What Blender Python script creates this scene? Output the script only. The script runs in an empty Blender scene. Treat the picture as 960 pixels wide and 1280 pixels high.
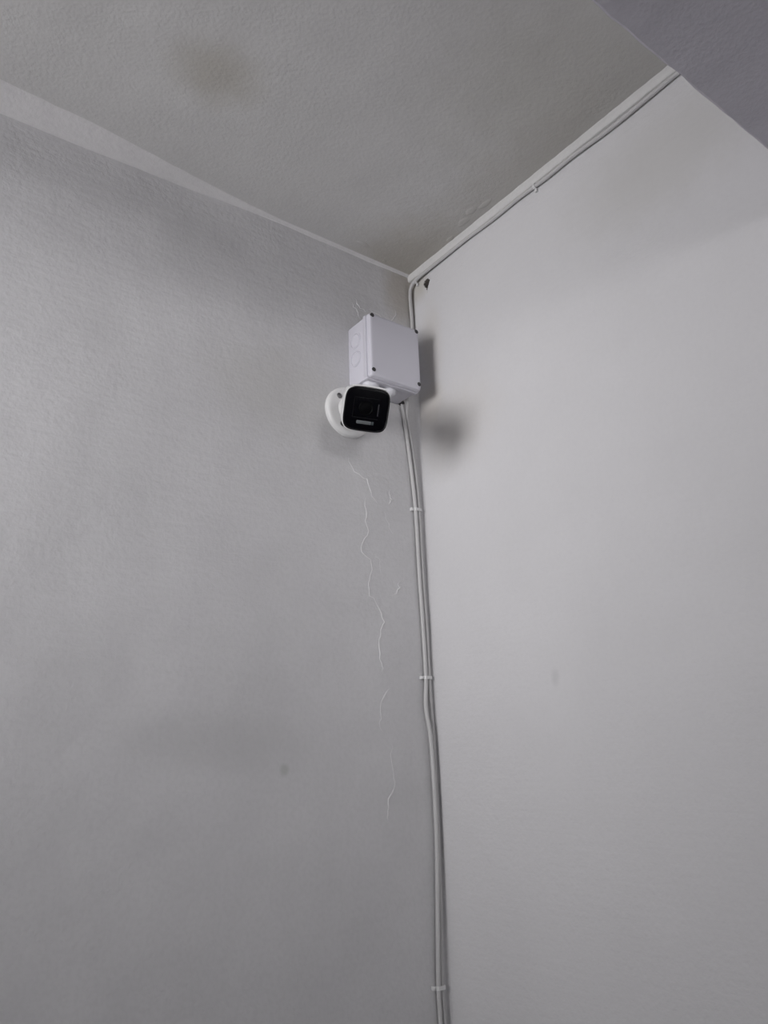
import bpy, bmesh, math, random
from mathutils import Vector, Matrix, noise

random.seed(7)
SC = bpy.context.scene
COL = SC.collection

# ------------------------------------------------------------------ camera
CAM_LOC = Vector((-0.7601, -0.8968, 1.6))
AX_R = Vector((0.8021, -0.5962, -0.0329)).normalized()
AX_F = Vector((0.575, 0.7563, 0.3123)).normalized()
AX_R = (AX_R - AX_F * AX_R.dot(AX_F)).normalized()
AX_U = AX_R.cross(AX_F).normalized()
cam_data = bpy.data.cameras.new('camera')
cam_data.sensor_fit = 'VERTICAL'
cam_data.sensor_height = 36.0
cam_data.lens = 36.0 * 960.0 / 1280.0
cam_data.clip_start = 0.02
cam = bpy.data.objects.new('camera', cam_data)
COL.objects.link(cam)
m = Matrix((AX_R, AX_U, -AX_F)).transposed().to_4x4()
m.translation = CAM_LOC
cam.matrix_world = m
SC.camera = cam

# ------------------------------------------------------------------ world, area lights, exposure
SC.view_settings.view_transform = 'Standard'
SC.view_settings.look = 'None'
SC.view_settings.gamma = 1.0
SC.view_settings.use_curve_mapping = False
SC.view_settings.exposure = 0.05
world = bpy.data.worlds.new('overcast_sky')
SC.world = world
world.use_nodes = True
world.node_tree.nodes['Background'].inputs['Color'].default_value = (0.80, 0.88, 1.0, 1)
world.node_tree.nodes['Background'].inputs['Strength'].default_value = 0.05


def daylight_fill(name, loc, rot, sx, sy, power, col):
    ld = bpy.data.lights.new(name, 'AREA')
    ld.shape = 'RECTANGLE'
    ld.size, ld.size_y = sx, sy
    ld.energy = power
    ld.color = col
    o = bpy.data.objects.new(name, ld)
    o.location = loc
    o.rotation_euler = rot
    COL.objects.link(o)
    return o


R90 = math.pi / 2
# a small high window opposite the right wall (wall_west), and one added for fill in the wall behind the photographer;
# area lights outside each opening, fitted to the wall tones, stand in for bright surroundings
WIN1 = dict(y0=-0.66, y1=-0.10, z0=1.68, z1=2.20)
WIN2 = dict(x0=-1.2, x1=-0.5, z0=1.55, z1=2.05)  # added opening that admits the fill light
XW = -1.56     # wall_west plane
YS = -2.46     # wall_south plane
DAY = (1.0, 0.985, 1.0)
daylight_fill('daylight_west_far', (XW - 1.2, -0.58, 2.0), (0, -R90, 0), 1.05, 1.1, 43.0, DAY)
daylight_fill('daylight_west_ground', (XW - 1.2, -0.55, 1.5), (0, -R90, 0), 0.5, 0.9, 13.5, DAY)
daylight_fill('fill_west_side', (XW - 0.6, -1.0, 1.9), (0, -R90, 0), 0.8, 0.8, 20.0, DAY)  # added diagonal fill that lifts the box's shadow
daylight_fill('fill_south_low', (-1.65, YS - 0.9, 1.35), (R90, 0, 0), 1.3, 0.8, 46.0, DAY)  # added fill panel outside the added south opening, set low
daylight_fill('fill_south_high', (-0.85, YS - 0.9, 1.85), (R90, 0, 0), 1.4, 0.5, 17.0, DAY)  # second added fill panel on the south side, set higher

H = 2.425      # ceiling height


# ------------------------------------------------------------------ helpers
def thing(name, label, cat, loc=(0, 0, 0), group=None):
    o = bpy.data.objects.new(name, None)
    o.empty_display_size = 0.02
    COL.objects.link(o)
    o.location = loc
    o['label'] = label
    o['category'] = cat
    if group:
        o['group'] = group
    return o


def tag(o, label, cat, group=None):
    o['label'] = label
    o['category'] = cat
    if group:
        o['group'] = group
    return o


def obj(name, bm, mats, parent=None, smooth=False, angle=40):
    """link a bmesh (world coordinates) as one mesh object, parented without moving"""
    bmesh.ops.recalc_face_normals(bm, faces=bm.faces)
    me = bpy.data.meshes.new(name)
    bm.to_mesh(me)
    bm.free()
    for mt in (mats if isinstance(mats, (list, tuple)) else [mats]):
        me.materials.append(mt)
    if smooth:
        for p in me.polygons:
            p.use_smooth = True
        me.set_sharp_from_angle(angle=math.radians(angle))
    o = bpy.data.objects.new(name, me)
    COL.objects.link(o)
    if parent is not None:
        root = Vector((0, 0, 0))
        q = parent
        while q is not None:
            root += q.location
            q = q.parent
        me.transform(Matrix.Translation(-root))
        o.parent = parent
    return o


def struct(o):
    o['kind'] = 'structure'
    return o


def add_box(bm, lo, hi, bevel=0.0, seg=2):
    r = bmesh.ops.create_cube(bm, size=1.0)
    vs = r['verts']
    for v in vs:
        v.co = Vector([lo[i] + (v.co[i] + 0.5) * (hi[i] - lo[i]) for i in range(3)])
    if bevel:
        es = list({e for v in vs for e in v.link_edges})
        bmesh.ops.bevel(bm, geom=es, offset=bevel, segments=seg, affect='EDGES', profile=0.5)
    return bm


def frame(axis, up=None):
    w = Vector(axis).normalized()
    if up is None:
        up = Vector((0, 0, 1)) if abs(w.z) < 0.9 else Vector((1, 0, 0))
    u = (Vector(up) - w * Vector(up).dot(w)).normalized()
    r = u.cross(w)
    return r, u, w


def add_rings(bm, rings, cap0=True, cap1=True):
    """rings: lists of points, all the same length; lofted"""
    vs = [[bm.verts.new(p) for p in ring] for ring in rings]
    n = len(vs[0])
    for a, b in zip(vs, vs[1:]):
        for i in range(n):
            j = (i + 1) % n
            bm.faces.new((a[i], a[j], b[j], b[i]))
    if cap0:
        bm.faces.new(vs[0])
    if cap1:
        bm.faces.new(vs[-1])
    return vs


def add_lathe(bm, base, axis, prof, n=32, up=None):
    """prof: list of (distance along axis, radius)"""
    r, u, w = frame(axis, up)
    base = Vector(base)
    rings = []
    for d, rad in prof:
        rings.append([base + w * d + (r * math.cos(t) + u * math.sin(t)) * rad
                      for t in [2 * math.pi * k / n for k in range(n)]])
    add_rings(bm, rings)
    return bm


def rounded_square(hw, hh, rad, k=6):
    pts = []
    for cxs, cys, a0 in ((1, 1, 0), (-1, 1, 90), (-1, -1, 180), (1, -1, 270)):
        for i in range(k + 1):
            t = math.radians(a0 + 90 * i / k)
            pts.append((cxs * (hw - rad) + rad * math.cos(t), cys * (hh - rad) + rad * math.sin(t)))
    return pts


def squircle(hw, hh, n=4.6, k=48):
    pts = []
    for i in range(k):
        t = 2 * math.pi * (i + 0.5) / k
        c, q = math.cos(t), math.sin(t)
        pts.append((hw * math.copysign(abs(c) ** (2 / n), c), hh * math.copysign(abs(q) ** (2 / n), q)))
    return pts


def catmull(pts, per=8):
    P = [Vector(p) for p in pts]
    P = [P[0] * 2 - P[1]] + P + [P[-1] * 2 - P[-2]]
    out = []
    for i in range(1, len(P) - 2):
        a, b, c, d = P[i - 1], P[i], P[i + 1], P[i + 2]
        for k in range(per):
            t = k / per
            out.append(0.5 * ((2 * b) + (c - a) * t + (2 * a - 5 * b + 4 * c - d) * t * t
                              + (3 * b - a - 3 * c + d) * t ** 3))
    out.append(P[-2])
    return out


def add_tube(bm, pts, rad, n=10):
    rings = []
    prev = None
    for i, p in enumerate(pts):
        t = (pts[min(i + 1, len(pts) - 1)] - pts[max(i - 1, 0)]).normalized()
        if prev is None:
            prev = Vector((1, 0, 0)) if abs(t.x) < 0.9 else Vector((0, 1, 0))
        u = (prev - t * prev.dot(t)).normalized()
        prev = u
        v = t.cross(u)
        rr = rad(i) if callable(rad) else rad
        rings.append([p + (u * math.cos(a) + v * math.sin(a)) * rr
                      for a in [2 * math.pi * k / n for k in range(n)]])
    add_rings(bm, rings)
    return bm


# ------------------------------------------------------------------ materials
def new_mat(name):
    mt = bpy.data.materials.new(name)
    mt.use_nodes = True
    nt = mt.node_tree
    b = nt.nodes['Principled BSDF']
    return mt, nt, b


def simple(name, col, rough=0.5, metal=0.0, coat=0.0, grain=0.0, gscale=300):
    mt, nt, b = new_mat(name)
    b.inputs['Base Color'].default_value = (*col, 1)
    b.inputs['Roughness'].default_value = rough
    b.inputs['Metallic'].default_value = metal
    b.inputs['Coat Weight'].default_value = coat
    tc = nt.nodes.new('ShaderNodeTexCoord')
    nz = nt.nodes.new('ShaderNodeTexNoise')
    nz.inputs['Scale'].default_value = gscale
    nz.inputs['Detail'].default_value = 3
    nt.links.new(tc.outputs['Object'], nz.inputs['Vector'])
    mr = nt.nodes.new('ShaderNodeMapRange')
    mr.inputs['To Min'].default_value = max(0, rough - 0.06)
    mr.inputs['To Max'].default_value = min(1, rough + 0.06)
    nt.links.new(nz.outputs['Fac'], mr.inputs['Value'])
    nt.links.new(mr.outputs['Result'], b.inputs['Roughness'])
    if grain:
        bp = nt.nodes.new('ShaderNodeBump')
        bp.inputs['Strength'].default_value = 1.0
        bp.inputs['Distance'].default_value = grain
        nt.links.new(nz.outputs['Fac'], bp.inputs['Height'])
        nt.links.new(bp.outputs['Normal'], b.inputs['Normal'])
    return mt


def plaster(name, col, stains_shade=(), fine=0.0006, coarse=0.0012, streak=0.0, streak_rot=(0, 0, 0), mottle=0.05,
            fscale=170.0, pit_shade=0.13):
    """painted plaster: orange-peel bump, trowel waves, soft mottling, dirt and painted shadow patches at fixed places"""
    mt, nt, b = new_mat(name)
    N, Lk = nt.nodes, nt.links
    b.inputs['Roughness'].default_value = 0.75
    b.inputs['Specular IOR Level'].default_value = 0.05
    tc = N.new('ShaderNodeTexCoord')
    pos = tc.outputs['Object']

    def nz(scale, detail=4, rough=0.55, vec=None):
        t = N.new('ShaderNodeTexNoise')
        t.inputs['Scale'].default_value = scale
        t.inputs['Detail'].default_value = detail
        t.inputs['Roughness'].default_value = rough
        Lk.new(vec if vec is not None else pos, t.inputs['Vector'])
        return t.outputs['Fac']

    def math_(op, a, bb):
        t = N.new('ShaderNodeMath')
        t.operation = op
        for i, x in enumerate((a, bb)):
            if isinstance(x, (int, float)):
                t.inputs[i].default_value = x
            else:
                Lk.new(x, t.inputs[i])
        return t.outputs[0]

    def mixc(fac, c1, c2):
        t = N.new('ShaderNodeMix')
        t.data_type = 'RGBA'
        Lk.new(fac, t.inputs['Factor'])
        for key, c in (('A', c1), ('B', c2)):
            s = [i for i in t.inputs if i.name == key and i.type == 'RGBA'][0]
            if isinstance(c, tuple):
                s.default_value = (*c, 1)
            else:
                Lk.new(c, s)
        return [o for o in t.outputs if o.type == 'RGBA'][0]

    # base colour: mottling
    mot = N.new('ShaderNodeMapRange')
    mot.inputs['From Min'].default_value = 0.3
    mot.inputs['From Max'].default_value = 0.7
    Lk.new(nz(6.0, 5, 0.6), mot.inputs['Value'])
    c = mixc(mot.outputs['Result'], tuple(x * (1 - mottle) for x in col), tuple(min(1, x * (1 + mottle)) for x in col))
    # relief shade painted into the pits of the roller texture
    pit = N.new('ShaderNodeMapRange')
    pit.inputs['From Min'].default_value = 0.36
    pit.inputs['From Max'].default_value = 0.58
    pit.inputs['To Min'].default_value = pit_shade
    pit.inputs['To Max'].default_value = 0.0
    hpit = nz(fscale, 3, 0.6)
    Lk.new(hpit, pit.inputs['Value'])
    c = mixc(pit.outputs['Result'], c, tuple(x * 0.72 for x in col))
    for centre, radii, scol, amt, soft in stains_shade:
        mp = N.new('ShaderNodeMapping')
        mp.vector_type = 'TEXTURE'
        mp.inputs['Location'].default_value = centre
        mp.inputs['Scale'].default_value = radii
        Lk.new(pos, mp.inputs['Vector'])
        ln = N.new('ShaderNodeVectorMath')
        ln.operation = 'LENGTH'
        Lk.new(mp.outputs['Vector'], ln.inputs[0])
        wob = math_('MULTIPLY', math_('SUBTRACT', nz(28.0, 4, 0.6), 0.5), 0.9)
        dist = math_('ADD', ln.outputs['Value'], wob)
        mr = N.new('ShaderNodeMapRange')
        mr.interpolation_type = 'SMOOTHSTEP'
        mr.inputs['From Min'].default_value = 1.0 - soft
        mr.inputs['From Max'].default_value = 1.0 + soft
        mr.inputs['To Min'].default_value = amt
        mr.inputs['To Max'].default_value = 0.0
        Lk.new(dist, mr.inputs['Value'])
        c = mixc(mr.outputs['Result'], c, scol)
    Lk.new(c, b.inputs['Base Color'])
    # relief
    h1 = hpit
    h2 = nz(32.0, 3, 0.5)
    b1 = N.new('ShaderNodeBump')
    b1.inputs['Distance'].default_value = coarse
    b1.inputs['Strength'].default_value = 1.0
    Lk.new(h2, b1.inputs['Height'])
    last = b1
    if streak:
        mp = N.new('ShaderNodeMapping')
        mp.inputs['Rotation'].default_value = streak_rot
        mp.inputs['Scale'].default_value = (12, 12, 110)
        Lk.new(pos, mp.inputs['Vector'])
        bs = N.new('ShaderNodeBump')
        bs.inputs['Distance'].default_value = streak
        bs.inputs['Strength'].default_value = 1.0
        Lk.new(nz(1.0, 2, 0.5, mp.outputs['Vector']), bs.inputs['Height'])
        Lk.new(last.outputs['Normal'], bs.inputs['Normal'])
        last = bs
    b2 = N.new('ShaderNodeBump')
    b2.inputs['Distance'].default_value = fine
    b2.inputs['Strength'].default_value = 1.0
    Lk.new(h1, b2.inputs['Height'])
    Lk.new(last.outputs['Normal'], b2.inputs['Normal'])
    Lk.new(b2.outputs['Normal'], b.inputs['Normal'])
    return mt


WHITE = (0.62, 0.62, 0.635)
BROWN = (0.36, 0.325, 0.27)
M_LEFT = plaster('plaster_left', (0.625, 0.62, 0.63), stains_shade=[
    ((-0.02, 0, 2.385), (0.035, 0.1, 0.06), (0.46, 0.42, 0.36), 0.6, 0.6),
    ((-0.2511, 0, 1.598), (0.006, 0.1, 0.006), (0.40, 0.42, 0.39), 0.5, 0.6),
    ((-0.26, 0, 2.13), (0.10, 0.1, 0.06), (0.46, 0.45, 0.42), 0.30, 0.7),
    ((-0.34, 0, 1.63), (0.10, 0.1, 0.03), (0.44, 0.44, 0.44), 0.30, 0.8),
], fine=0.0007, coarse=0.0013, streak=0.0005, streak_rot=(0, 0.9, 0))
M_RIGHT = plaster('plaster_right', (0.655, 0.65, 0.66), stains_shade=[
    ((0, -0.085, 2.105), (0.1, 0.075, 0.06), (0.60, 0.55, 0.47), 0.25, 0.8),  # brown tint of the security camera's shadow, painted on the wall
    ((0, -0.03, 2.16), (0.1, 0.03, 0.03), (0.54, 0.49, 0.42), 0.35, 0.7),  # painted tint at the foot of the box's shadow
    ((0, -0.045, 2.26), (0.1, 0.022, 0.07), (0.58, 0.54, 0.48), 0.35, 0.7),  # painted brown tint of the junction box's shadow
    ((0, -0.012, 2.40), (0.1, 0.03, 0.03), (0.46, 0.43, 0.36), 0.5, 0.6),
    ((0, -0.2404, 1.6966), (0.1, 0.006, 0.009), (0.50, 0.50, 0.51), 0.4, 0.7),
    ((0, -0.5, 2.31), (0.1, 0.12, 0.06), (0.50, 0.49, 0.46), 0.35, 0.8),
], fine=0.0004, coarse=0.0009, streak=0.0003, streak_rot=(0.6, 0, 0), mottle=0.025, pit_shade=0.05)
M_CEIL = plaster('plaster_ceiling', (0.61, 0.605, 0.60), stains_shade=[
    ((-0.465, -0.195, H), (0.045, 0.040, 0.1), (0.36, 0.33, 0.26), 0.44, 0.8),
    ((-0.03, -0.03, H), (0.09, 0.09, 0.1), (0.42, 0.39, 0.33), 0.55, 0.7),
    ((-0.10, -0.44, H), (0.14, 0.14, 0.1), (0.44, 0.43, 0.38), 0.40, 0.8),
    ((-0.03, -0.25, H), (0.05, 0.2, 0.1), (0.46, 0.44, 0.40), 0.40, 0.8),
], fine=0.0006, coarse=0.0008, fscale=230, pit_shade=0.10)
M_FILLET = plaster('fresh_filler', (0.67, 0.665, 0.66), fine=0.0003, coarse=0.0008, mottle=0.04)
M_COVE = plaster('cove_plaster', (0.73, 0.72, 0.725), fine=0.0006, coarse=0.001, mottle=0.04)
M_RIDGE = plaster('filler_ridge', (0.71, 0.705, 0.71), fine=0.0003, coarse=0.0006, mottle=0.03)
M_BEAM = plaster('plaster_beam', (0.56, 0.545, 0.595), fine=0.0006, coarse=0.0003, fscale=260)
M_ROOM = plaster('plaster_room', (0.72, 0.72, 0.72))
M_HOLE = simple('hole_dust_shade', (0.09, 0.08, 0.07), 0.95)  # dust colour, darkened to paint in the shade inside the hole
M_FLOOR = plaster('floor_screed', (0.60, 0.59, 0.58), mottle=0.12)
M_BOX = simple('box_plastic', (0.62, 0.612, 0.67), 0.38, grain=0.00004, gscale=900)
M_SCREW = simple('dark_screw', (0.035, 0.034, 0.036), 0.55)
M_STEEL = simple('steel_screw', (0.22, 0.22, 0.22), 0.35, 1.0)
M_GROM = simple('grommet_rubber', (0.66, 0.66, 0.70), 0.55)
M_CAMW = simple('camera_white', (0.74, 0.74, 0.735), 0.32)
M_BLACK = simple('black_face', (0.002, 0.002, 0.003), 0.22)
M_BEZEL = simple('black_bezel', (0.006, 0.006, 0.007), 0.35)
M_LENS = simple('lens_glass', (0.0015, 0.0015, 0.002), 0.5)
M_LED = simple('led_window', (0.115, 0.125, 0.13), 0.35, gscale=700)
M_LED2 = simple('led_window_dim', (0.05, 0.062, 0.066), 0.35)
M_STRIPE = simple('rim_reflection', (0.028, 0.028, 0.032), 0.3)
M_CABLE = simple('cable_sheath', (0.53, 0.525, 0.525), 0.5, grain=0.0001, gscale=120)
M_CLIP = simple('clip_plastic', (0.68, 0.68, 0.68), 0.45)
M_FRAME = simple('window_paint', (0.6, 0.6, 0.6), 0.4)


for _m, _v in ((M_BLACK, 0.12), (M_BEZEL, 0.15), (M_LENS, 0.05), (M_STRIPE, 0.1), (M_LED, 0.2), (M_LED2, 0.2)):
    _m.node_tree.nodes['Principled BSDF'].inputs['Specular IOR Level'].default_value = _v


# ------------------------------------------------------------------ the setting
def lines(lo, hi, dense, step=0.01, coarse=0.12, extra=()):
    """sorted grid lines, fine inside `dense` ranges"""
    v = {round(lo, 5), round(hi, 5)}
    x = lo
    while x < hi:
        v.add(round(x, 5))
        x += step if dense[0] <= x <= dense[1] else coarse
    for a, b, s in extra:
        k = a
        while k <= b:
            v.add(round(k, 5))
            k += s
    return sorted(v)


def grid_wall(name, us, vs, place, mats, height, thick, matfn=None):
    """height field wall: place(u,v,h) -> point, h > 0 towards the room"""
    bm = bmesh.new()
    G = [[bm.verts.new(place(u, v, height(u, v))) for v in vs] for u in us]
    for i in range(len(us) - 1):
        for j in range(len(vs) - 1):
            f = bm.faces.new((G[i][j], G[i + 1][j], G[i + 1][j + 1], G[i][j + 1]))
            f.smooth = True
            if matfn:
                f.material_index = matfn((us[i] + us[i + 1]) / 2, (vs[j] + vs[j + 1]) / 2)
    # border skirt and back face give the wall its thickness
    loop = [(i, 0) for i in range(len(us))] + [(len(us) - 1, j) for j in range(1, len(vs))] \
        + [(i, len(vs) - 1) for i in range(len(us) - 2, -1, -1)] + [(0, j) for j in range(len(vs) - 2, 0, -1)]
    back = [bm.verts.new(place(us[i], vs[j], -thick)) for i, j in loop]
    n = len(loop)
    for k in range(n):
        a, b = loop[k], loop[(k + 1) % n]
        bm.faces.new((G[a[0]][a[1]], back[k], back[(k + 1) % n], G[b[0]][b[1]]))
    bm.faces.new(back)
    return struct(obj(name, bm, mats))


def sstep(a, b, x):
    t = max(0.0, min(1.0, (x - a) / (b - a)))
    return t * t * (3 - 2 * t)


def h_left(x, z):
    if x > -0.002:
        return 0.0
    h = 0.0022 * noise.noise(Vector((x * 5, z * 5, 1.3))) + 0.0008 * noise.noise(Vector((x * 17, z * 17, 4.1)))
    edge = sstep(0, 0.05, -x)
    # the topmost hand's breadth leans back a little, with a faint lip below it
    lip = 2.325 + 0.012 * noise.noise(Vector((x * 4, 0, 0)))
    fade = sstep(-0.30, -0.45, x)
    h += fade * (0.0035 * sstep(lip - 0.05, lip, z) * 1.0 - 0.010 * sstep(lip, H, z))
    # mounting spots stay flat
    flat = min(1.0, math.hypot((x + 0.10) / 0.13, (z - 2.18) / 0.17) ** 4)
    return h * edge * flat


def h_ceil(x, y):
    h = 0.0020 * noise.noise(Vector((x * 5, y * 5, 8.3))) + 0.0008 * noise.noise(Vector((x * 19, y * 19, 2.1)))
    return h * sstep(0, 0.06, -x) * sstep(0, 0.06, -y)


HOLE = (-0.0425, 2.3895)     # y, z of the hole in the right wall


def hole_r(y, z):
    dy, dz = (y - HOLE[0]), (z - HOLE[1])
    w = 0.0078 * (1.0 if dz > 0 else max(0.35, 1 + dz / 0.016))
    hgt = 0.0062 if dz > 0 else 0.0130
    return math.hypot(dy / w, dz / hgt) * (1 + 0.18 * noise.noise(Vector((y * 220, z * 220, 0))))


def h_right(y, z):
    h = 0.0016 * noise.noise(Vector((y * 4, z * 4, 21.3))) + 0.0005 * noise.noise(Vector((y * 15, z * 15, 14.1)))
    h *= sstep(0, 0.05, -y)
    r = hole_r(y, z)
    if r < 1.6:
        h += 0.0012 * sstep(1.6, 1.1, r) - 0.012 * sstep(1.12, 0.75, r)
    return h


wl = grid_wall('wall_left', lines(XW, 0.06, (-0.75, 0.06)), lines(0, H, (1.25, H)),
               lambda u, v, h: Vector((u, -h, v)), M_LEFT, h_left, 0.12)
wr = grid_wall('wall_right', lines(YS, 0.0, (-0.75, 0.0), extra=[(-0.058, -0.028, 0.001)]),
               lines(0, H, (1.25, H), extra=[(2.37, 2.402, 0.001)]),
               lambda u, v, h: Vector((-h, u, v)), [M_RIGHT, M_HOLE], h_right, 0.12,
               lambda y, z: 1 if hole_r(y, z) < 1.08 else 0)
ce = grid_wall('ceiling', lines(XW, 0.06, (-0.9, 0.06)), lines(YS, 0.06, (-0.75, 0.06)),
               lambda u, v, h: Vector((u, v, H - h)), M_CEIL, h_ceil, 0.12)

bm = bmesh.new()
add_box(bm, (XW - 0.06, YS - 0.06, -0.1), (0.12, 0.12, 0.0))
struct(obj('floor', bm, M_FLOOR))


def wall_with_window(name, horiz, lo, hi, w0, w1, z0, z1, mk):
    bm = bmesh.new()
    for a, b, c, d in ((lo, w0, 0, H), (w1, hi, 0, H), (w0, w1, 0, z0), (w0, w1, z1, H)):
        l, h = mk(a, b, c, d)
        add_box(bm, l, h)
    return struct(obj(name, bm, M_ROOM))


wall_with_window('wall_west', 1, YS, 0.0, WIN1['y0'], WIN1['y1'], WIN1['z0'], WIN1['z1'],
                 lambda a, b, c, d: ((XW - 0.06, a, c), (XW, b, d)))
wall_with_window('wall_south', 0, XW, 0.0, WIN2['x0'], WIN2['x1'], WIN2['z0'], WIN2['z1'],
                 lambda a, b, c, d: ((a, YS - 0.06, c), (b, YS, d)))


def window(name, a, b, z0, z1, mk):
    bm = bmesh.new()
    t = 0.02
    bars = [(a, a + t, z0, z1), (b - t, b, z0, z1), (a + t, b - t, z0, z0 + t), (a + t, b - t, z1 - t, z1)]
    for q in bars:
        l, h = mk(*q)
        add_box(bm, l, h, 0.004, 1)
    return struct(obj(name, bm, M_FRAME))


window('window_1', WIN1['y0'], WIN1['y1'], WIN1['z0'], WIN1['z1'],
       lambda a, b, c, d: ((XW - 0.05, a, c), (XW - 0.01, b, d)))
window('fill_window', WIN2['x0'], WIN2['x1'], WIN2['z0'], WIN2['z1'],  # frame of the window added for fill light
       lambda a, b, c, d: ((a, YS - 0.05, c), (b, YS - 0.01, d)))

# dropped beam that crosses the room near the photographer, parallel to the left wall
BY0, BY1, BZ = -0.6551, -1.02, 2.1396


def add_beam():
    bm = bmesh.new()
    xs = lines(XW, 0.0, (-0.8, 0.0), 0.006, 0.1)
    prof = [(BY0, H + 0.02), (BY0, BZ + 0.06), (BY0, BZ + 0.004), (BY0 - 0.003, BZ), (BY0 - 0.03, BZ),
            (BY0 - 0.12, BZ), (BY0 - 0.24, BZ), (BY1 + 0.004, BZ), (BY1, BZ + 0.004), (BY1, H + 0.02)]
    rings = []
    for x in xs:
        ring = []
        for k, (y, z) in enumerate(prof):
            j = 0.0012 * noise.noise(Vector((x * 60, y * 10, z * 10))) + 0.0012 * noise.noise(Vector((x * 22, k, 0)))
            ring.append(Vector((x, y + (j if 0 < k < 4 else 0), z + (j * 0.6 if 1 < k < 8 else 0))))
        rings.append(ring)
    add_rings(bm, rings)
    return struct(obj('ceiling_beam', bm, M_BEAM, smooth=True, angle=50))


add_beam()


# plaster fillets where the walls meet the ceiling
def add_fillet_right():
    bm = bmesh.new()
    rings = []
    y = 0.0
    while y > -1.2:
        s = sstep(-0.0, -0.05, y)
        a = 0.0015 * noise.noise(Vector((y * 30, 3, 0))) + 0.001 * noise.noise(Vector((y * 80, 9, 0)))
        wc = 0.0075 + 0.5 * a                    # reach on the ceiling
        wz = 0.0128 + a + 0.002 * s              # drop on the wall
        rings.append([Vector((0.004, y, H + 0.004)), Vector((-wc, y, H + 0.004)), Vector((-wc, y, H - 0.0015)),
                      Vector((-wc * 0.98, y, H - wz * 0.45)), Vector((-wc * 0.9, y, H - wz * 0.9)),
                      Vector((-wc * 0.68, y, H - wz)), Vector((0.004, y, H - wz + 0.0015))])
        y -= 0.008
    add_rings(bm, rings)
    return struct(obj('trim_1', bm, M_FILLET, smooth=True, angle=60))


def add_fillet_left():
    bm = bmesh.new()
    rings = []
    x = 0.0
    while x > -1.3:
        g = sstep(-0.24, -0.68, x)
        a = noise.noise(Vector((x * 12, 1, 0))) + 0.5 * noise.noise(Vector((x * 45, 5, 0)))
        wc = 0.0045 + 0.036 * g + a * (0.0006 + 0.004 * g)       # reach on the ceiling
        wz = 0.004 + 0.010 * g + 0.0006 * noise.noise(Vector((x * 90, 7, 0)))
        ring = [Vector((x, 0.006, H + 0.004)), Vector((x, 0.006, H - wz - 0.001))]
        for q in (0.0, 0.15, 0.35, 0.6, 0.85, 1.0):
            ring.append(Vector((x, -0.001 - wc * q, H - wz * (1 - q) ** 1.6 + 0.0004 * q)))
        rings.append(ring + [Vector((x, -wc, H + 0.004))])
        x -= 0.008
    add_rings(bm, rings)
    return struct(obj('trim_2', bm, M_COVE, smooth=True, angle=60))


add_fillet_right()
add_fillet_left()


# paint and filler built up in the vertical corner
def add_corner_fillet():
    bm = bmesh.new()
    rings = []
    z = 0.0
    while z < H - 0.012:
        k = 0.0058 + 0.0016 * noise.noise(Vector((0, 3, z * 18)))
        rings.append([Vector((0.006, 0.006, z)), Vector((-k, 0.006, z)), Vector((-k, -0.0002, z)), Vector((-k * 0.45, -k * 0.12, z)),
                      Vector((-k * 0.12, -k * 0.45, z)), Vector((-0.0002, -k, z)), Vector((0.006, -k, z))])
        z += 0.02
    add_rings(bm, rings)
    return struct(obj('trim_3', bm, M_LEFT, smooth=True, angle=60))


add_corner_fillet()


# raised seams of old filler and paint on the walls (children of the walls)
def ridge(parent, pts, w, h, place, seed=0):
    P = [Vector((p[0], p[1], 0)) for p in pts]
    # jagged refinement
    for it in range(2):
        Q = [P[0]]
        for a, b in zip(P, P[1:]):
            d = (b - a).length
            Q += [(a + b) / 2 + Vector((random.uniform(-1, 1), random.uniform(-1, 1), 0)) * d * 0.19, b]
        P = Q
    bm = bmesh.new()
    rings = []
    for i, p in enumerate(P):
        t = (P[min(i + 1, len(P) - 1)] - P[max(i - 1, 0)]).normalized()
        s = Vector((-t.y, t.x, 0))
        e = min(1.0, i / 2.0, (len(P) - 1 - i) / 2.0)
        k = (0.35 + 0.65 * abs(noise.noise(Vector((i * 0.37, seed, 0)))) * 1.6) * max(0.12, e)
        a, c = p + s * w * k, p - s * w * k * 0.6
        rings.append([place(a.x, a.y, -0.003), place(a.x, a.y, 0.0001), place(p.x, p.y, h * k),
                      place(c.x, c.y, 0.0001), place(c.x, c.y, -0.003)])
    add_rings(bm, rings)
    return obj('plaster_ridge', bm, M_RIDGE, parent, smooth=True, angle=30)


def on_left(x, z, h):
    return Vector((x, -(h_left(x, z) + h), z))


def on_ceil(x, y, h):
    return Vector((x, y, H - (h_ceil(x, y) + h)))


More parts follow.
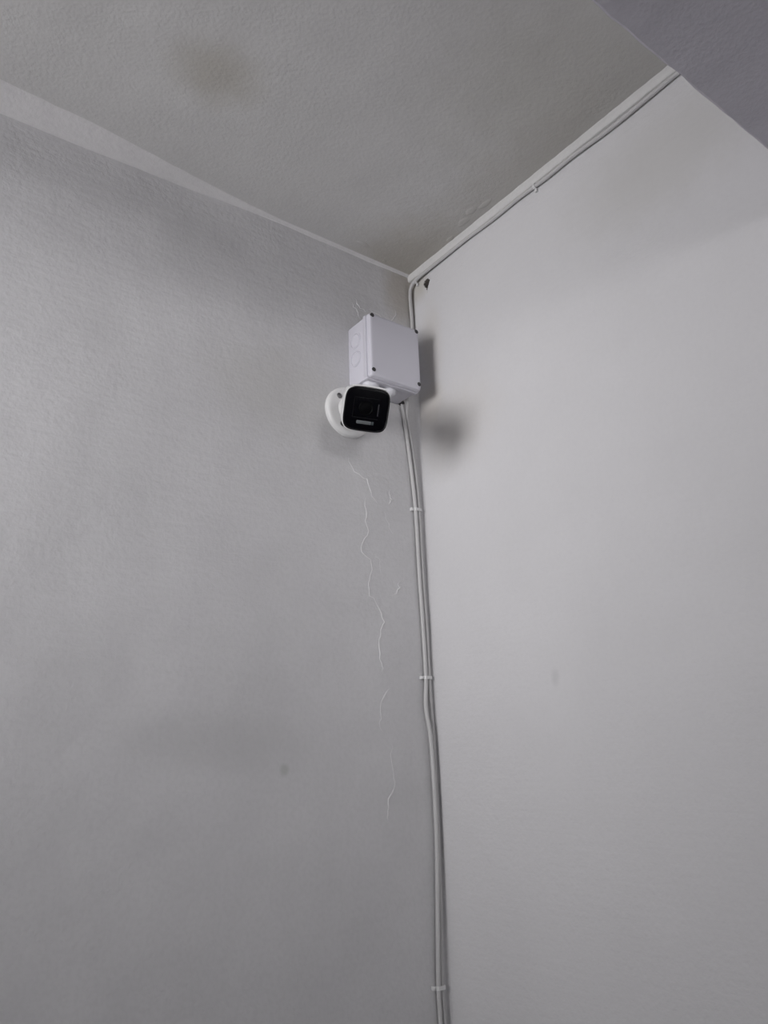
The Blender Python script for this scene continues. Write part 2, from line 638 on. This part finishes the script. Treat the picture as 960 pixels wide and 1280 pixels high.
RIDGES = [
    ([(-.1422, 2.0496), (-.1250, 2.0243), (-.1101, 2.0194), (-.1046, 2.0047), (-.0902, 1.9812)], .0022, .0011),
    ([(-.1100, 1.990), (-.1119, 1.9646), (-.1116, 1.9267), (-.1226, 1.9003), (-.1069, 1.8901), (-.1125, 1.8529),
      (-.0990, 1.8244), (-.0854, 1.7983), (-.0966, 1.7717), (-.0922, 1.7375), (-.0913, 1.7240)], .0024, .0012),
    ([(-.0778, 1.7041), (-.0928, 1.6870), (-.0963, 1.6705), (-.0932, 1.6433)], .0022, .0010),
    ([(-.0784, 1.6271), (-.0797, 1.6004), (-.0769, 1.5688), (-.0877, 1.5435), (-.0897, 1.5285)], .0022, .0009),
    ([(-.0658, 2.0094), (-.0618, 1.9929), (-.0690, 1.9850)], .0020, .0011),
    ([(-.0784, 1.9703), (-.0699, 1.9522), (-.0613, 1.9368)], .0018, .0008),
    ([(-.0442, 1.8729), (-.0572, 1.8590), (-.0529, 1.8533), (-.0688, 1.8394)], .0020, .0011),
    ([(-.1229, 2.3376), (-.1136, 2.3210), (-.1007, 2.3180)], .0022, .0013),
    ([(-.1290, 2.3260), (-.1190, 2.3130), (-.1140, 2.3000)], .0020, .0011),
    ([(-.0950, 2.3270), (-.0803, 2.3231), (-.0640, 2.3120), (-.0600, 2.3000)], .0022, .0012),
    ([(-.0386, 2.3440), (-.0432, 2.3259), (-.0500, 2.3100)], .0020, .0012),
    ([(-.1000, 1.9010), (-.0900, 1.8870), (-.0880, 1.8700)], .0014, .0006),
]
for k, (pts, w, h) in enumerate(RIDGES):
    ridge(wl, pts, w, h, on_left, k * 3.1)


def flake(parent, cx, cy, rx, ry, place, seed):
    """an uneven scale of old paint standing a little proud"""
    bm = bmesh.new()
    n = 14
    rings = []
    for sc, hh in ((1.0, -0.002), (1.0, 0.0001), (0.75, 0.0007), (0.4, 0.0009)):
        ring = []
        for k in range(n):
            t = 2 * math.pi * k / n
            j = 1 + 0.35 * noise.noise(Vector((math.cos(t) * 1.5, math.sin(t) * 1.5, seed)))
            ring.append(place(cx + math.cos(t) * rx * sc * j, cy + math.sin(t) * ry * sc * j, hh))
        rings.append(ring)
    add_rings(bm, rings)
    return obj('paint_flake', bm, M_CEIL, parent, smooth=True, angle=30)


for k, (x, y, rx, ry) in enumerate([(-.022, -.165, .008, .012), (-.030, -.190, .007, .010), (-.022, -.215, .006, .013),
                                    (-.012, -.120, .005, .008), (-.125, -.028, .014, .006), (-.068, -.012, .004, .003)]):
    flake(ce, x, y, rx, ry, on_ceil, k * 2.7)

# ------------------------------------------------------------------ junction box on the left wall
BX0, BX1, BZ0, BZ1 = -0.1415, -0.0410, 2.1600, 2.2722
BD, LID = 0.0627, 0.0175
jb = thing('junction_box', 'square white plastic junction box with screwed lid, mounted high in the corner',
           'junction box', ((BX0 + BX1) / 2, 0, (BZ0 + BZ1) / 2))
bm = bmesh.new()
add_box(bm, (BX0 + 0.0022, -(BD - LID + 0.001), BZ0 + 0.0022), (BX1 - 0.0022, 0.0, BZ1 - 0.0022), 0.0022, 2)
body = obj('body', bm, M_BOX, jb, smooth=True, angle=35)
bm = bmesh.new()
# lid: flange, then a softly bevelled cap, slightly raised middle field
cxb, czb = (BX0 + BX1) / 2, (BZ0 + BZ1) / 2
hw, hh = (BX1 - BX0) / 2, (BZ1 - BZ0) / 2
rings = []
for d, ins, rad in ((BD - LID, 0.0004, 0.004), (BD - LID + 0.0006, 0.0, 0.004), (BD - LID + 0.0065, 0.0, 0.004),
                    (BD - LID + 0.0070, 0.0020, 0.004), (BD - LID + 0.0085, 0.0020, 0.004), (BD - LID + 0.0092, 0.0010, 0.004), (BD - 0.0035, 0.0014, 0.0042), (BD - 0.0010, 0.0026, 0.0046),
                    (BD, 0.0046, 0.0050), (BD, 0.0066, 0.0052)):
    rings.append([Vector((cxb + a, -d, czb + b)) for a, b in rounded_square(hw - ins, hh - ins, rad, 5)])
add_rings(bm, rings)
lid = obj('lid', bm, M_BOX, jb, smooth=True, angle=35)
for sx, sz in ((-1, 1), (1, 1), (-1, -1), (1, -1)):
    px = cxb + sx * (hw - 0.0060)
    pz = czb + sz * hh + (-0.0055 if sz > 0 else 0.0115)
    bm = bmesh.new()
    add_lathe(bm, (px, -(BD - 0.002), pz), (0, -1, 0),
              [(0, 0.0035), (0.0022, 0.0035), (0.0027, 0.0028), (0.0029, 0.0012)], 18)
    obj('screw', bm, M_SCREW, lid, smooth=True)
# round knock-outs on the two side faces, and one blank on top
for fx, ax in ((BX0 + 0.0022, (-1, 0, 0)), (BX1 - 0.0022, (1, 0, 0))):
    for kz in (czb + 0.0235, czb - 0.0085):
        bm = bmesh.new()
        add_lathe(bm, (fx, -0.0215, kz), ax,
                  [(-0.001, 0.0134), (0.0010, 0.0134), (0.0014, 0.0128), (0.0014, 0.0118), (0.0002, 0.0114),
                   (0.0002, 0.0108), (0.0010, 0.0104), (0.0010, 0.0040)], 36)
        obj('knockout', bm, M_BOX, body, smooth=True, angle=30)
# domed rubber grommets in the underside
for px, rad in ((-0.1205, 0.0135), (-0.0865, 0.0125)):
    bm = bmesh.new()
    add_lathe(bm, (px, -0.0330, BZ0 + 0.003), (0, 0, -1),
              [(0, rad), (0.0035, rad), (0.0060, rad * 0.97), (0.0090, rad * 0.82), (0.0110, rad * 0.55),
               (0.0118, rad * 0.25)], 28)
    obj('grommet', bm, M_GROM, jb, smooth=True, angle=35)

# ------------------------------------------------------------------ bullet security camera
BASE = Vector((-0.143, 0.0, 2.1210))
FC = Vector((-0.2012, -0.13, 2.0592))          # centre of the front face
CN = Vector((-0.4468, -0.7431, -0.4982)).normalized()
CR = Vector((0.8825, -0.4574, -0.1093))
CR = (CR - CN * CR.dot(CN)).normalized()
CU = Vector((-0.1467, -0.4885, 0.8601))
CU = (CU - CN * CU.dot(CN) - CR * CU.dot(CR)).normalized()
sc_ = thing('security_camera', 'white bullet security camera with a square black face on a round base below the box',
            'camera', BASE)


def face_pt(a, b, d):
    """a right, b up on the camera's face, d forward of it"""
    return FC + CR * a + CU * b + CN * d


bm = bmesh.new()
add_lathe(bm, BASE, (0, -1, 0), [(0, 0.0415), (0.0050, 0.0415), (0.0075, 0.0408), (0.0092, 0.0385), (0.0098, 0.0350),
                                 (0.0100, 0.0200)], 56)
base = obj('mounting_base', bm, M_CAMW, sc_, smooth=True, angle=50)
for ang in (135, 238, 15):
    t = math.radians(ang)
    p = BASE + Vector((math.cos(t) * 0.0295, -0.0090, math.sin(t) * 0.0295))
    bm = bmesh.new()
    add_lathe(bm, p, (0, -1, 0), [(0, 0.0046), (0.0012, 0.0046), (0.0022, 0.0036), (0.0026, 0.0020), (0.0014, 0.0014)], 16)
    obj('screw', bm, M_STEEL, base, smooth=True)
REAR = FC - CN * 0.080
bm = bmesh.new()
JN = BASE + Vector((-0.004, -0.036, -0.002))
add_lathe(bm, BASE + Vector((0, -0.008, 0)), JN - BASE, [(0, 0.0235), (0.006, 0.0225), (0.010, 0.0190), (0.020, 0.0170),
                                                       (0.032, 0.0165), (0.037, 0.0140), (0.040, 0.0080)], 32)
arm = obj('bracket_arm', bm, M_CAMW, sc_, smooth=True, angle=45)
bm = bmesh.new()
bmesh.ops.create_uvsphere(bm, u_segments=24, v_segments=14, radius=0.0155,
                          matrix=Matrix.Translation(JN + Vector((-0.002, -0.004, -0.002))))
add_tube(bm, [JN, REAR + CN * 0.006], 0.0115, 18)
obj('ball_joint', bm, M_CAMW, sc_, smooth=True, angle=60)
# housing: rounded-square shell lofted from the rear cap to the front lip
bm = bmesh.new()
W2, H2 = 0.0316, 0.0304
rings = []
for d, s, rr in ((-0.080, 0.62, 0.5), (-0.078, 0.74, 0.46), (-0.072, 0.86, 0.40), (-0.062, 0.95, 0.36), (-0.050, 0.99, 0.33),
                 (-0.014, 1.0, 0.31), (-0.003, 1.0, 0.30), (0.0005, 0.995, 0.30), (0.0016, 0.970, 0.29),
                 (0.0016, 0.935, 0.29), (-0.0010, 0.925, 0.29)):
    rings.append([face_pt(a, b, d) for a, b in squircle(W2 * s, H2 * s, 1.0 + 1.15 / rr)])
add_rings(bm, rings)
housing = obj('housing', bm, M_CAMW, sc_, smooth=True, angle=50)
# sunshield rib on top of the shell
bm = bmesh.new()
rings = []
for d, s in ((-0.070, 0.80), (-0.066, 0.92), (-0.030, 0.99), (0.0022, 1.03), (0.0040, 1.03)):
    ring = []
    for off in (0.0014, -0.0006):
        pts = [(W2 * s * 0.72 * q, H2 * s + off - 0.0016 * abs(q) ** 3) for q in [-1 + 2 * i / 10 for i in range(11)]]
        if off < 0:
            pts = pts[::-1]
        ring += [face_pt(a, b, d) for a, b in pts]
    rings.append(ring)
add_rings(bm, rings)
obj('sunshield', bm, M_CAMW, sc_, smooth=True, angle=50)
# black front
bm = bmesh.new()
rings = []
for d, s in ((-0.004, 0.968), (0.0022, 0.978), (0.0034, 0.962), (0.0036, 0.94)):
    rings.append([face_pt(a, b, d) for a, b in squircle(W2 * s, H2 * s)])
for d, s in ((0.0030, 0.915),):
    rings.append([face_pt(a, b, d) for a, b in squircle(W2 * s, H2 * s)])
add_rings(bm, rings)
fp = obj('front_panel', bm, M_BEZEL, sc_, smooth=True, angle=40)
bm = bmesh.new()
rings = [[face_pt(a, b, d) for a, b in squircle(W2 * s, H2 * s)]
         for d, s in ((0.001, 0.91), (0.0034, 0.905), (0.0036, 0.88))]
add_rings(bm, rings)
obj('front_glass', bm, M_BLACK, fp, smooth=True, angle=40)
# lens behind a square window frame
bm = bmesh.new()
for (a0, a1, b0, b1) in ((-0.0185, 0.0165, 0.0150, 0.0160), (-0.0185, 0.0165, -0.0120, -0.0112), (-0.0185, -0.0177, -0.0112, 0.0150)):
    vs = [face_pt(a, b, d) for d in (0.0030, 0.0040) for a, b in ((a0, b0), (a1, b0), (a1, b1), (a0, b1))]
    add_rings(bm, [vs[:4], vs[4:]])
obj('window_frame', bm, M_BEZEL, fp)
bm = bmesh.new()
add_lathe(bm, face_pt(-0.001, 0.002, 0.0034), CN, [(0, 0.0098), (0.0008, 0.0098), (0.0012, 0.0090), (0.0006, 0.0078),
                                                (0.0009, 0.0060), (0.0016, 0.0035), (0.0018, 0.0012)], 36)
obj('lens', bm, M_LENS, fp, smooth=True, angle=30)


def face_slab(name, a0, a1, b0, b1, mt, proud=0.0007):
    bm = bmesh.new()
    hw_, hh_ = (a1 - a0) / 2, (b1 - b0) / 2
    rings = []
    for d, ins in ((0.0030, 0), (0.0036 + proud * 0.7, 0), (0.0036 + proud, 0.0003)):
        rings.append([face_pt((a0 + a1) / 2 + a, (b0 + b1) / 2 + b, d)
                      for a, b in rounded_square(hw_ - ins, hh_ - ins, min(hw_, hh_) * 0.35, 3)])
    add_rings(bm, rings)
    return obj(name, bm, mt, fp, smooth=True, angle=40)


face_slab('light_bar', -0.0117, 0.0086, -0.0197, -0.0152, M_LED)
face_slab('light_sensor', 0.0093, 0.0121, -0.0197, -0.0152, M_LED2)
face_slab('rim_reflection', 0.0152, 0.0168, -0.0070, 0.0095, M_STRIPE)  # grey strip painted in for a thin upright reflection

# ------------------------------------------------------------------ cables in the corner
CR_ = 0.0031
pa = [(-.0052, -1.10, 2.4050), (-.0050, -.86, 2.4075), (-.0050, -.62, 2.4065), (-.0048, -.54, 2.4060), (-.0052, -.47, 2.4030), (-.0046, -.43, 2.4030),
      (-.0050, -.37, 2.4060), (-.0046, -.32, 2.4050), (-.0048, -.27, 2.4072), (-.0046, -.21, 2.4065), (-.0048, -.15, 2.4085),
      (-.0052, -.09, 2.4078), (-.0056, -.045, 2.4072), (-.0068, -.021, 2.4040), (-.0078, -.0085, 2.3965), (-.0080, -.0050, 2.3800),
      (-.0070, -.0046, 2.3550), (-.0062, -.0046, 2.3300), (-.0080, -.0046, 2.2900), (-.0180, -.0046, 2.2350),
      (-.0320, -.0046, 2.1850), (-.0360, -.0046, 2.1580), (-.0290, -.0046, 2.1031), (-.0235, -.0046, 2.0480),
      (-.0190, -.0050, 1.9806), (-.0172, -.0046, 1.8763), (-.0148, -.0046, 1.7893), (-.0148, -.0052, 1.7200),
      (-.0185, -.0064, 1.6771), (-.0140, -.0090, 1.6263), (-.0124, -.0088, 1.5078), (-.0166, -.0070, 1.3975),
      (-.0196, -.0056, 1.3181), (-.0186, -.0050, 1.2758), (-.0170, -.0046, 1.10), (-.0180, -.0046, 0.80), (-.0170, -.0046, 0.40),
      (-.0175, -.0046, 0.02)]
bm = bmesh.new()
add_tube(bm, catmull(pa, 7), CR_, 12)
tag(obj('white_cable', bm, M_CABLE, smooth=True, angle=60),
    'long white cable following the ceiling edge, then down the corner on the left', 'cable')
pb = [(-.0440, -.0230, 2.1780), (-.0345, -.0160, 2.1640), (-.0280, -.0060, 2.1400), (-.0218, -.0042, 2.1046), (-.0150, -.0042, 2.0497), (-.0116, -.0042, 1.9817),
      (-.0104, -.0042, 1.8768), (-.0078, -.0042, 1.7897), (-.0078, -.0042, 1.7202), (-.0066, -.0040, 1.6770), (-.0052, -.0042, 1.6263), (-.0052, -.0042, 1.5078),
      (-.0090, -.0040, 1.3975), (-.0128, -.0042, 1.3181), (-.0110, -.0042, 1.2758), (-.0095, -.0042, 1.10),
      (-.0110, -.0042, 0.80), (-.0100, -.0042, 0.40), (-.0105, -.0042, 0.02)]
bm = bmesh.new()
add_tube(bm, catmull(pb, 7), 0.0029, 12)
tag(obj('white_cable', bm, M_CABLE, smooth=True, angle=60),
    'white cable leaving the box underside and running down nearest the corner', 'cable')


def cable_clip(label, x0, x1, z, depth):
    """plastic saddle bridging the two cables, with a nail boss on its left foot"""
    t = thing('cable_clip', label, 'cable clip', ((x0 + x1) / 2, 0, z), 'cable clips down the corner')
    bm = bmesh.new()
    prof = [(x0 - 0.0010, 0.0), (x0 - 0.0008, depth * 0.6), (x0 + 0.0012, depth), (x1 - 0.0012, depth), (x1 + 0.0006, depth * 0.6),
            (x1 + 0.0008, 0.0)]
    inner = [(x1 - 0.0004, 0.0), (x1 - 0.0006, depth * 0.55), (x1 - 0.0018, depth - 0.0012), (x0 + 0.0018, depth - 0.0012),
             (x0 + 0.0004, depth * 0.55), (x0 + 0.0002, 0.0)]
    add_rings(bm, [[Vector((x, -y, zz)) for x, y in prof + inner] for zz in (z - 0.0024, z + 0.0024)])
    obj('saddle', bm, M_CLIP, t)
    bm = bmesh.new()
    add_box(bm, (x0 - 0.0052, -0.0058, z - 0.0026), (x0 - 0.0008, 0.0, z + 0.0026), 0.0008, 2)
    obj('nail_boss', bm, M_CLIP, t, smooth=True)
    bm = bmesh.new()
    add_lathe(bm, (x0 - 0.0031, -0.0052, z), (0, -1, 0), [(0, 0.0016), (0.0011, 0.0016), (0.0014, 0.0011)], 12)
    obj('nail', bm, M_CLIP, t, smooth=True)
    return t


cable_clip('small white cable clip in the corner, the nearest one below the camera', -.0222, -.0086, 1.983, .0088)
cable_clip('small white cable clip in the corner, midway down the cables', -.0182, -.0046, 1.7205, .0090)
cable_clip('small white cable clip in the corner near the bottom of the picture', -.0230, -.0094, 1.3181, .0096)


def edge_clip(label, y, z):
    t = thing('cable_clip', label, 'cable clip', (0, y, z), 'cable clips under the ceiling edge')
    bm = bmesh.new()
    prof = [(0.0, 0.0048), (0.0060, 0.0044), (0.0086, 0.0020), (0.0086, -0.0020), (0.0060, -0.0044), (0.0, -0.0048)]
    inner = [(0.0, -0.0036), (0.0056, -0.0034), (0.0076, -0.0014), (0.0076, 0.0014), (0.0056, 0.0034), (0.0, 0.0036)]
    add_rings(bm, [[Vector((-x, yy, z + zz)) for x, zz in prof + inner] for yy in (y - 0.002, y + 0.002)])
    obj('saddle', bm, M_CLIP, t)
    bm = bmesh.new()
    add_box(bm, (-0.0046, y - 0.0022, z - 0.0088), (0.0, y + 0.0022, z - 0.0044), 0.0007, 2)
    obj('nail_boss', bm, M_CLIP, t, smooth=True)
    return t


edge_clip('tiny white cable clip under the ceiling edge, halfway along the right wall', -.2995, 2.4060)
edge_clip('small white cable clip in the topmost corner beside the plaster hole', -.0205, 2.4035)

# dark wall plug and its screw where the cables leave the box
t = thing('wall_screw', 'small dark screw in the wall at the lower right corner of the box', 'screw', (-.0375, 0, 2.1640))
bm = bmesh.new()
add_lathe(bm, (-.0375, 0, 2.1640), (0, -1, 0), [(0, .0018), (.0072, .0018), (.0080, .0027), (.0090, .0027), (.0094, .0020), (.0088, .0009)], 16)
obj('screw_head', bm, M_SCREW, t, smooth=True)
